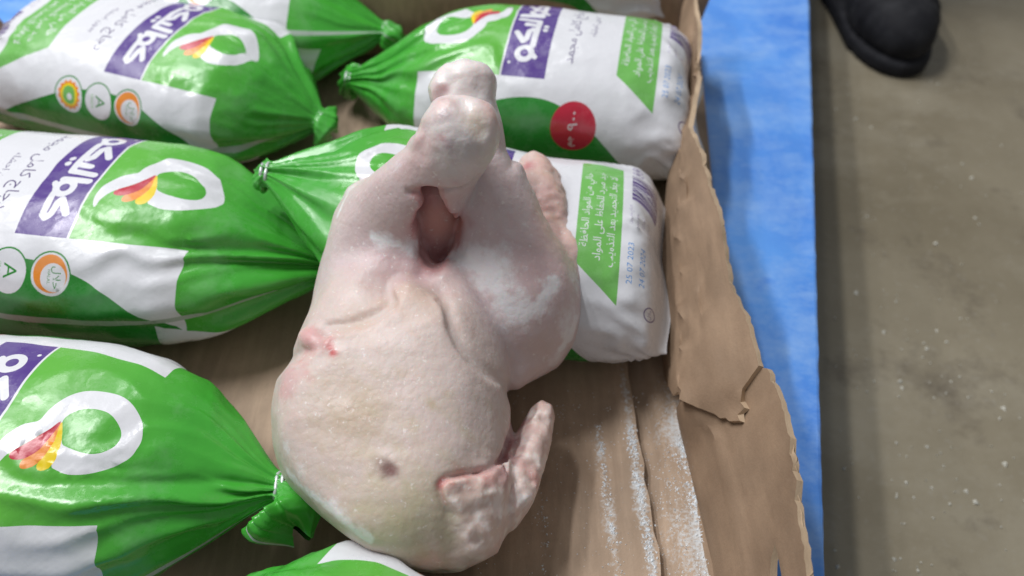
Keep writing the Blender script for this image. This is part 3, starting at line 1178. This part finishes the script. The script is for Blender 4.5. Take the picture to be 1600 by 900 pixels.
def wing(p):
    sh, el, wr, tp = P(716, 772, .054), P(722, 832, .036), P(790, 772, .036), P(843, 650, .036)
    w_ = smin(cone(p, sh, el, .020, .0185), cone(p, el, wr, .0195, .0165), .012)
    w_ = smin(w_, cone(p, wr, tp, .0170, .0095), .010)
    w_ = smin(w_, cone(p, P(740, 765, .050), P(790, 745, .044), .009, .007), .008)
    return w_

PLUG = []
def plug(p):                                     # raw flesh seen through the opening
    h_, v_ = PLUG
    return cone(p, h_ + v_ * .036 + np.array([-.004, .002, -.022]), h_ + v_ * .034 + np.array([.003, .004, .024]), .0200, .0110)

def base_sdf(p):
    d = smin(chicken_core(p), wing(p), .006)
    if PLUG:
        d = smin(d, plug(p), .004)
    d = smin(d, cone(p, P(466, 600, .030), P(466, 690, .026), .012, .010), .012)      # other wing, tucked under
    return d

def hit(px, py, fn=base_sdf, n=600):
    dr = ray(px, py)
    t = np.linspace(.26, .56, n)
    pts = CAM + dr * t[:, None]
    s = fn(pts)
    k = np.where(s < 0)[0]
    return pts[k[0]] if len(k) else P(px, py, .05)

def hit_fine(px, py):
    h0 = hit(px, py)
    pts = h0 + ray(px, py) * np.linspace(-.008, .012, 60)[:, None]
    k = np.where(chicken_sdf(pts) < 0)[0]
    return pts[k[0]] if len(k) else h0

HOLE = hit(676, 350)
vdir = ray(678, 340)
PLUG.extend([HOLE, vdir])
hd = np.array([.02, .94, -.34])
hframe = frame(hd, (0, .3, 1))
CREASES = []
def crease(pts, r, depth):
    CREASES.append((np.array([hit(*q) for q in pts]), r, depth))
crease([(684, 470), (690, 505), (702, 535), (722, 565), (745, 588)], .0016, .0013)
crease([(508, 506), (540, 506), (575, 500), (600, 486), (614, 470)], .0013, .0007)
crease([(510, 523), (545, 523), (580, 519), (612, 505), (640, 492)], .0013, .0010)
crease([(515, 522), (513, 540), (522, 552)], .0018, .0016)
crease([(470, 545), (500, 552), (520, 556)], .0012, .0008)
crease([(632, 492), (660, 486), (686, 470)], .0012, .0008)
crease([(692, 752), (720, 750), (752, 744), (772, 732)], .0018, .0024)
crease([(700, 800), (712, 830), (735, 850)], .0018, .0016)
crease([(690, 758), (700, 790), (702, 820)], .0014, .0012)
crease([(640, 300), (690, 296), (745, 280)], .0016, .0020)
crease([(440, 640), (455, 690), (470, 735)], .0022, .0010)
crease([(600, 726), (606, 733), (613, 737)], .0024, .0022)
crease([(826, 640), (800, 685), (780, 735)], .0050, .0060)
crease([(775, 738), (740, 748), (700, 752)], .0026, .0012)
crease([(770, 800), (800, 760), (825, 700)], .0020, .0014)
crease([(722, 160), (736, 186), (752, 206)], .0038, .0030)
crease([(640, 175), (660, 205), (655, 235)], .005, .0016)
crease([(690, 110), (700, 130), (690, 150)], .004, .0018)
crease([(606, 432), (632, 418), (655, 422), (682, 442)], .0110, .0075)
RIDGES = []
def ridge(pts, r):
    RIDGES.append((np.array([hit(*q) for q in pts]), r))
ridge([(500, 540), (488, 532), (476, 524)], .0022)

def proj(p):
    q = p - CAM
    x, y = q[:, 0], q[:, 1] * ct + q[:, 2] * st
    zf = q[:, 1] * st - q[:, 2] * ct
    return np.stack([800 + FPX * x / zf, 450 - FPX * y / zf], 1)

def poly_sd(pts, poly):
    poly = np.array(poly, float)
    best = np.full(len(pts), 1e9)
    for a_, b_2 in zip(poly, np.roll(poly, -1, 0)):
        ab = b_2 - a_
        t = np.clip((pts - a_) @ ab / (ab @ ab), 0, 1)
        best = np.minimum(best, np.linalg.norm(pts - a_ - t[:, None] * ab, axis=1))
    return np.where(inside([poly], pts), -best, best)

# loose breast skin: its free edge lies over the thighs, with a puckered tip
SIL = [(724, 84), (768, 92), (787, 122), (785, 150), (791, 185), (786, 235), (800, 258), (812, 238), (836, 230), (863, 248), (878, 300), (888, 340), (908, 380), (920, 430), (917, 480), (900, 530), (868, 572), (825, 600),
       (804, 612), (801, 645), (790, 690), (812, 655), (838, 622), (866, 634), (860, 703), (832, 786), (780, 856), (720, 878), (640, 872), (585, 848), (515, 794), (453, 738), (432, 695), (427, 640),
       (445, 578), (472, 515), (495, 450), (508, 400), (525, 332), (542, 292), (600, 262), (637, 232), (644, 205), (667, 165), (661, 135), (674, 104), (698, 88)]
SKIN = chaikin([(440, 575), (496, 552), (508, 522), (560, 514), (598, 496), (624, 478), (610, 446), (626, 436), (660, 446), (690, 468), (702, 530), (742, 580), (796, 612),
        (806, 700), (770, 920), (400, 920), (400, 640)], 1)
WINGP = chaikin([(688, 750), (735, 744), (776, 734), (800, 690), (838, 618), (872, 634), (862, 712), (832, 795), (775, 872), (722, 884), (704, 850), (712, 815), (694, 785)], 1)
SKIN2 = chaikin([(440, 590), (510, 560), (516, 534), (580, 532), (640, 500), (690, 486), (704, 545), (742, 592), (790, 640), (770, 920), (400, 920)], 1)

def polyd(p, pts):
    d = np.full(len(p), 9.0)
    for a, b in zip(pts[:-1], pts[1:]):
        d = np.minimum(d, cone(p, a, b, 0, 0))
    return d

def chicken_sdf(p):
    d = base_sdf(p)
    out = d.copy()
    nearm = d < .012
    q = p[nearm]
    dd = d[nearm]
    # the opening between the legs
    hol = ell(q, HOLE + hd * .030, (.0118, .046, .034), hframe) + .0022 * vnoise(q, 40, 77, 2)
    dd = smax(dd, -hol, .006)
    dd = smin(dd, plug(q), .004)
    pq = proj(q)
    dd = smax(dd, (poly_sd(pq, SIL) - 6) * .00034, .010)            # stiff, flat-sided outline of the frozen bird
    dd = dd - .0033 * (1 - sm(poly_sd(pq, SKIN), -4, 2.5)) + .0012 * np.exp(-((poly_sd(pq, SKIN) - 9) / 8) ** 2) - .0008 * (1 - sm(poly_sd(pq, SKIN2), -12, 3))
    ws_ = poly_sd(pq, WINGP)
    lowf = sm(pq[:, 1], 765, 835)
    wm_ = 1 - sm(ws_, -5 - 22 * lowf, 2)
    dd = dd - wm_ * (.0024 + .0016 * vnoise(q, 72, 61, 2)) + .0016 * (1 - lowf) * np.exp(-((ws_ - 4) / 5) ** 2)      # folded wing, fatty and rough, proud of the breast
    for pts, r in RIDGES:
        dd = smin(dd, polyd(q, pts) - r * .8, .009)
    for pts, r, dep in CREASES:
        dd = dd + dep * np.exp(-(polyd(q, pts) / r) ** 2)
    # lumpy fat on tail, wing and hocks
    tw = np.exp(-(np.linalg.norm(q - P(862, 330, .075), axis=1) / .045) ** 2) + np.exp(-(np.minimum(np.linalg.norm(q - HK1, axis=1), np.linalg.norm(q - HK2, axis=1)) / .020) ** 2) * .8
    tw += np.exp(-(wing(q) / .010) ** 2) * .7
    dd = dd - .0017 * np.clip(tw, 0, 1.2) * vnoise(q, 58, 3, 3) - .0009 * vnoise(q, 16, 8, 3)
    out[nearm] = dd
    # it stands on the cardboard
    return smax(out, -(p[:, 2] + .0005), .003)

allp = np.array([BR, HK1, HK2, TAIL, P(430, 640, .03), P(690, 870, .02), P(915, 430, .05), P(855, 640, .03)])
vv, ff = surface_nets(chicken_sdf, allp.min(0) - .035, allp.max(0) + .035, .00115)
keep = vv
ck_loc = np.array([BR[0], BR[1], 0.0])
me = mesh_from(vv - ck_loc, ff, 'raw_chicken')

# flesh colours: pigment by region (skin, fat, blood, bruises, frost), plus painted valley shade
N = len(vv)
col = np.tile(np.array([.61, .50, .465]), (N, 1))
def paint(c, wgt):
    global col
    wgt = np.clip(wgt, 0, 1)[:, None]
    col = col * (1 - wgt) + np.array(c) * wgt
def blob(c, px, py, r, amt=1.0, sharp=2.0):
    h_ = hit_fine(px, py)
    d = np.linalg.norm(vv - h_, axis=1)
    d = d * (1 + .30 * n1 + .45 * n2)
    paint(c, amt * np.exp(-(d / r) ** sharp))
def dist_to(px, py):
    return np.linalg.norm(vv - hit_fine(px, py), axis=1)
n1 = vnoise(vv, 28, 101, 3)
n2 = vnoise(vv, 75, 102, 3)
n3 = vnoise(vv, 9, 103, 2)
paint((.62, .51, .465), .5 + .5 * n3)
paint((.63, .48, .44), .35 * sm(n1, .1, .7))
LEGP = (.63, .515, .52)
legw = np.maximum(np.exp(-(np.maximum(cone(vv, P(590, 385, .082), HK1, .040, .02), 0) / .012) ** 2), np.exp(-(np.maximum(cone(vv, P(815, 470, .066), HK2, .042, .02), 0) / .012) ** 2))
paint(LEGP, legw * .9)
blob((.52, .32, .33), 655, 425, .020, .75)  # dark pink flesh, with shade of the valley between the thighs painted in
blob((.55, .33, .33), 840, 420, .030, .45)
blob((.52, .34, .33), 600, 330, .03, .35)
blob((.48, .36, .24), 540, 640, .022, .55)
blob((.47, .35, .22), 560, 655, .014, .5)
blob((.50, .42, .26), 650, 825, .034, .65)
blob((.47, .45, .26), 640, 830, .018, .45)
blob((.44, .30, .20), 845, 545, .016, .25)
# breast skin is yellower than the peeled thigh
for q in ((640, 460), (560, 510), (665, 475)):
    blob((.60, .45, .36), *q, .012, .6)
# hocks: white cartilage, pink and grey veins
hk = np.exp(-(np.minimum(np.linalg.norm(vv - HK1 - np.array([0, 0, .004]), axis=1), np.linalg.norm(vv - HK2, axis=1)) / .022) ** 4)
paint((.90, .85, .82), hk * .9)
for q, c, r in [((770, 175), (.62, .30, .27), .007), ((650, 200), (.58, .36, .36), .008), ((690, 160), (.66, .40, .37), .007), ((697, 180), (.38, .33, .38), .0045),
                ((730, 225), (.45, .41, .42), .007), ((700, 225), (.42, .30, .36), .004), ((690, 215), (.55, .22, .22), .002), ((695, 140), (.55, .22, .24), .0035),
                ((680, 150), (.60, .36, .36), .006), ((745, 195), (.72, .58, .40), .007), ((760, 160), (.65, .40, .36), .005), ((660, 240), (.58, .33, .33), .010), ((640, 265), (.60, .40, .39), .01)]:
    blob(c, *q, r, .55)
# tail and back: pink, orange, red nicks
bk = sm(vv[:, 0], P(825, 340, .07)[0] - .004, P(850, 340, .07)[0]) * sm(vv[:, 1], P(880, 520, .05)[1], P(880, 430, .05)[1])
bk = np.maximum(bk, np.exp(-(dist_to(838, 275) / .022) ** 2))
paint((.66, .42, .36), bk * .8)
paint((.70, .48, .36), bk * sm(n2, 0, .8) * .5)
blob((.55, .16, .18), 826, 258, .0045, .8)
blob((.60, .28, .26), 850, 300, .006, .5)
blob((.58, .40, .40), 880, 330, .008, .4)
# opening: raw pink inside
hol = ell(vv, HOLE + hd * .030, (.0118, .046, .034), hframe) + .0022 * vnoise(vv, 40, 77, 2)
inn = (hol < .0022) & (np.linalg.norm(vv - HOLE, axis=1) < .06)
paint((.50, .24, .24), np.where(inn, .9, 0))
paint((.70, .37, .31), np.exp(-(np.linalg.norm(vv - HOLE - vdir * .026 - np.array([.006, 0, .004]), axis=1) / .013) ** 4) * .85)
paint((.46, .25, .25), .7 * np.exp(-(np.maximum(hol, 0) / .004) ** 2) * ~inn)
# cuts, nicks and the dark puncture
for q, c, r, a_ in [((521, 551), (.50, .06, .06), .0020, .95), ((517, 544), (.55, .10, .10), .0022, .9), ((513, 537), (.58, .20, .19), .003, .7), ((490, 530), (.62, .33, .32), .008, .8), ((478, 520), (.64, .32, .32), .005, .7),
                    ((606, 731), (.10, .03, .02), .0034, 1.0), ((613, 737), (.16, .05, .04), .003, .9), ((598, 726), (.3, .2, .17), .004, .5),
                    ((690, 756), (.58, .10, .10), .0020, .9), ((697, 753), (.58, .10, .10), .0020, .9), ((706, 751), (.60, .2, .18), .0026, .8), ((716, 751), (.60, .26, .24), .0028, .7), ((730, 748), (.55, .28, .26), .006, .6), ((755, 742), (.52, .30, .30), .006, .6),
                    ((450, 600), (.60, .33, .33), .007, .7), ((446, 580), (.62, .36, .36), .006, .6)]:
    blob(c, *q, r * 1.15, a_, 3.5)
# wing: pink skin with pale fat and raw red inside
ww = np.exp(-(np.maximum(wing(vv), 0) / .0035) ** 2) * sm(vv[:, 0], P(690, 790, .04)[0], P(715, 790, .04)[0])
paint((.70, .54, .50), ww * .8)
paint((.84, .74, .69), ww * sm(n2, .0, .4) * .9)
paint((.60, .33, .30), ww * sm(n1, .05, .5) * .75)
wsv = poly_sd(proj(vv), WINGP)
wmv = (1 - sm(wsv, -6 - 24 * sm(proj(vv)[:, 1], 765, 835), 3)) * (vv[:, 2] > .004)
paint((.68, .51, .45), wmv * .7)
paint((.82, .72, .67), wmv * sm(n2, -.1, .4) * .8)
paint((.62, .30, .27), wmv * sm(n1, .15, .6) * .6)
paint((.50, .20, .18), .55 * np.exp(-((wsv - 1) / 4) ** 2) * (proj(vv)[:, 1] < 790) * (proj(vv)[:, 0] < 800))
for q, r in [((800, 690), .008), ((790, 715), .008), ((812, 668), .006), ((782, 738), .007)]:
    blob((.42, .20, .21), *q, r, .8)
# apart from the thigh valley, crease shading is left to the light; frost by region
frost = .10 + .18 * sm(n2, .2, .9)
for q0, q1, r_ in [((700, 395), (745, 402), .006), ((738, 400), (770, 440), .007), ((760, 425), (790, 470), .006), ((785, 470), (800, 492), .007), ((800, 492), (845, 478), .006), ((845, 470), (870, 440), .005),
                   ((582, 368), (600, 376), .003), ((600, 376), (622, 382), .003), ((880, 540), (900, 500), .006), ((455, 738), (520, 795), .004), ((520, 795), (575, 840), .004), ((545, 292), (528, 335), .003)]:
    dl = cone(vv, hit_fine(*q0), hit_fine(*q1), 0, 0)
    frost = np.maximum(frost, .85 * np.exp(-(dl * (1 + .6 * n2) / r_) ** 2))
for px, py, r, a_ in [(770, 420, .018, .75), (800, 480, .014, .7), (735, 400, .012, .85), (755, 440, .008, .7), (815, 500, .010, .6), (600, 375, .008, .7), (640, 385, .008, .7), (560, 720, .016, .2),
                      (890, 500, .016, .6), (870, 560, .012, .55), (850, 480, .018, .35), (900, 440, .012, .55), (450, 700, .008, .5), (470, 735, .006, .6), (520, 790, .006, .6), (560, 825, .006, .5),
                      (545, 290, .010, .6), (620, 260, .010, .4), (700, 110, .012, .5), (600, 690, .014, .2), (820, 780, .012, .5), (760, 300, .012, .3)]:
    d = dist_to(px, py)
    frost = np.maximum(frost, a_ * np.exp(-(d * (1 + .4 * n2) / r) ** 2))
at = me.color_attributes.new('flesh', 'FLOAT_COLOR', 'POINT')
at.data.foreach_set('color', np.c_[np.clip(col, 0, 1), np.ones(N)].astype(np.float32).ravel())
at3 = me.attributes.new('wet', 'FLOAT', 'POINT')
at3.data.foreach_set('value', (.26 * hk + .10 * sm(n1, .1, .6)).astype(np.float32))
at2 = me.attributes.new('frost', 'FLOAT', 'POINT')
at2.data.foreach_set('value', frost.astype(np.float32))

m, nt, b, L = new_mat('chicken_skin')
fa = attr(nt, 'flesh').outputs['Color']
mot = rng_map(nt, noise(nt, 70, 5, .6), .42, .72, 0, .35)
c = ramp_mix(nt, mot, fa, (.66, .53, .50))
sp_ = rng_map(nt, noise(nt, 330, 3, .6), .62, .72, 0, .6)
c = ramp_mix(nt, sp_, c, (.80, .74, .71))
fz = attr(nt, 'frost').outputs['Fac']
mu = nt.nodes.new('ShaderNodeMath')
mu.operation = 'MULTIPLY_ADD'
L.new(noise(nt, 170, 8, .75), mu.inputs[0])
mu.inputs[1].default_value = 1.0
L.new(fz, mu.inputs[2])
fm = rng_map(nt, mu.outputs[0], .82, 1.20, 0, .78)
c = ramp_mix(nt, fm, c, (.80, .78, .79))
L.new(c, b.inputs['Base Color'])
rg = nt.nodes.new('ShaderNodeMath')
rg.operation = 'SUBTRACT'
L.new(rng_map(nt, fm, 0, .8, .50, .68), rg.inputs[0])
L.new(attr(nt, 'wet').outputs['Fac'], rg.inputs[1])
L.new(rg.outputs[0], b.inputs['Roughness'])
b.inputs['Subsurface Weight'].default_value = .35
b.inputs['Subsurface Radius'].default_value = (1.0, .35, .22)
b.inputs['Subsurface Scale'].default_value = .007
b.inputs['Specular IOR Level'].default_value = .45
add_bump(nt, b, [(60, 3, .0016, .22), (260, 4, .0008, .26), (620, 3, .0004, .38)])
old = b.inputs['Normal'].links[0].from_socket
tc = nt.nodes.new('ShaderNodeTexCoord')
vo = nt.nodes.new('ShaderNodeTexVoronoi')
vo.inputs['Scale'].default_value = 270
L.new(tc.outputs['Object'], vo.inputs['Vector'])
bp = nt.nodes.new('ShaderNodeBump')
bp.invert = True
bp.inputs['Distance'].default_value = .0010
bp.inputs['Strength'].default_value = .18
L.new(vo.outputs['Distance'], bp.inputs['Height'])
L.new(old, bp.inputs['Normal'])
L.new(bp.outputs[0], b.inputs['Normal'])
MAT['skin'] = m
ck = link('raw_chicken', me, m)
ck.location = ck_loc
sub = ck.modifiers.new('smooth', 'SMOOTH')
sub.factor = .5
sub.iterations = 2
tag(ck, 'pale raw whole chicken, unwrapped, hocks crossed, lying breast up on cardboard', 'chicken')
# ------------------------------------------------------------------ boot on the floor
toe = P(1418, 98, FZ + .02)
def boot_upper(p):
    q = p - np.array([toe[0], toe[1], FZ])
    d = ell(q, (0, .070, .040), (.046, .074, .044))
    d = smin(d, cone(q, (0, .09, .045), (.004, .19, .07), .045, .046), .03)
    d = smin(d, cone(q, (.004, .20, .06), (.006, .215, .34), .050, .056), .03)
    d = d - .0016 * np.cos((q[:, 1] - .25 * q[:, 0] ** 2 / .058) * 2 * math.pi / .017) * np.exp(-((q[:, 2] - .05) / .035) ** 2) * sm(q[:, 1], .02, .05)
    return smax(d, -(q[:, 2] - .012), .003)
def boot_sole(p):
    q = p - np.array([toe[0], toe[1], FZ])
    r2 = np.minimum(np.hypot(q[:, 0] / .050, (q[:, 1] - .072) / .078) - 1, np.hypot(q[:, 0] / .053, (q[:, 1] - .20) / .075) - 1)
    mid = np.maximum(np.abs(q[:, 0]) / .052 - 1, np.abs(q[:, 1] - .13) / .07 - 1)
    d = smin(r2, mid, .15) * .055
    d = smax(d, np.abs(q[:, 2] - .011) - .0105, .004)
    return d
boot = tag(empty('rubber_boot', (toe[0], toe[1] + .12, FZ)), 'toe of a black rubber boot standing on the concrete floor', 'boot')
for nm, fn, hi in (('upper', boot_upper, .36), ('sole', boot_sole, .03)):
    v_, f_ = surface_nets(fn, (toe[0] - .08, toe[1] - .02, FZ - .008), (toe[0] + .08, toe[1] + .31, FZ + hi + .05), .005)
    link(nm, mesh_from(v_ - np.array(boot.location), f_), MAT['rubber'], boot)

# ------------------------------------------------------------------ ice and grit
def chips(name, pts, sizes, mat, label, cat, seed):
    r = np.random.default_rng(seed)
    bv = np.array([(1, 0, -.3), (-.5, .87, -.3), (-.5, -.87, -.3), (0.1, 0, .9), (.6, .7, .3)])
    bf = [(0, 1, 3), (1, 2, 3), (2, 0, 3), (0, 2, 1), (0, 4, 1), (0, 3, 4), (4, 3, 1)]
    vs, fs = [], []
    for p, s in zip(pts, sizes):
        ang = r.uniform(0, 6.28)
        c_, s_ = math.cos(ang), math.sin(ang)
        q = bv * r.uniform(.6, 1.3, size=(5, 3)) * s
        q = np.stack([q[:, 0] * c_ - q[:, 1] * s_, q[:, 0] * s_ + q[:, 1] * c_, q[:, 2]], 1) + p
        k = len(vs)
        vs.extend(q)
        fs.extend(tuple(i + k for i in t) for t in bf)
    o = link(name, mesh_from(vs, fs), mat, None, smooth=False)
    tag(o, label, cat, kind='stuff')
    return o

r = np.random.default_rng(12)
pts, sz = [], []
def strew(n, fx, sdev, y0, y1, zf, s0, s1, fade=None):
    for _ in range(n):
        y = r.uniform(y0, y1)
        if fade and r.uniform() > fade(y):
            continue
        x = fx(y) + r.normal() * sdev
        z = zf(x, y)
        pts.append((x, y, z))
        sz.append(r.uniform(s0, s1) ** 1.0)
zfl = lambda x, y: float(floor_map(np.array([x]), np.array([y]))[0, 2])
def zgut(x, y):
    g, f_ = float(gut(y)), float(foot_x(y))
    s = (x - g + .012) / (f_ + .006 - g + .012)
    if s > .93:
        t = max(0.0, (x - f_) / max(float(rim_x(y)) - f_, .01)) ** .8
        return t * RIMZ - .001
    return float(gutter_map(np.array([s]), np.array([y]))[0, 2])
clump = lambda k: (lambda y: .35 + .65 * max(0, math.sin(y * k) * math.sin(y * k * 2.3 + 1)) ) 
yn, yf = -.235, -.075
strew(1300, lambda y: float(gut(y)) - .004, .0016, yn, yf, zfl, .0004, .0012, clump(60))
strew(800, lambda y: float(gut(y)) - .024, .0018, yn, yf, zfl, .0003, .0010, clump(75))
strew(260, lambda y: float(gut(y)) - .062, .0016, yn, -.12, zfl, .0003, .0009, clump(50))
strew(2200, lambda y: float(foot_x(y)) - .002, .0030, yn, -.085, zgut, .0004, .0013, clump(55))
strew(700, lambda y: float(foot_x(y)) - .014, .010, yn, -.09, zgut, .0003, .0007)
strew(500, lambda y: .055, .035, yn, -.05, zfl, .0002, .0006)
ok = [i for i, p in enumerate(pts) if not (p[0] < float(gut(p[1])) and p[2] < -.006)]
chips('ice_crystals', np.array(pts)[ok], np.array(sz)[ok], MAT['ice'], 'white frost crystals along the folds of the box base', 'frost', 1)

pts, sz = [], []
for _ in range(150):
    px, py = r.uniform(1300, 1640), 900 - 780 * r.uniform() ** 1.15
    if r.uniform() < .4:
        px, py = 1470 + r.normal() * 70, 640 + r.normal() * 120
    p = P(px, py, FZ + .0006)
    if px > 1292:
        pts.append(p)
        sz.append(r.choice([.0009, .0013, .0018, .0026], p=[.5, .28, .16, .06]))
chips('floor_crumbs', pts, sz, MAT['grit'], 'pale crumbs and ice chips scattered on the concrete floor', 'crumbs', 2)
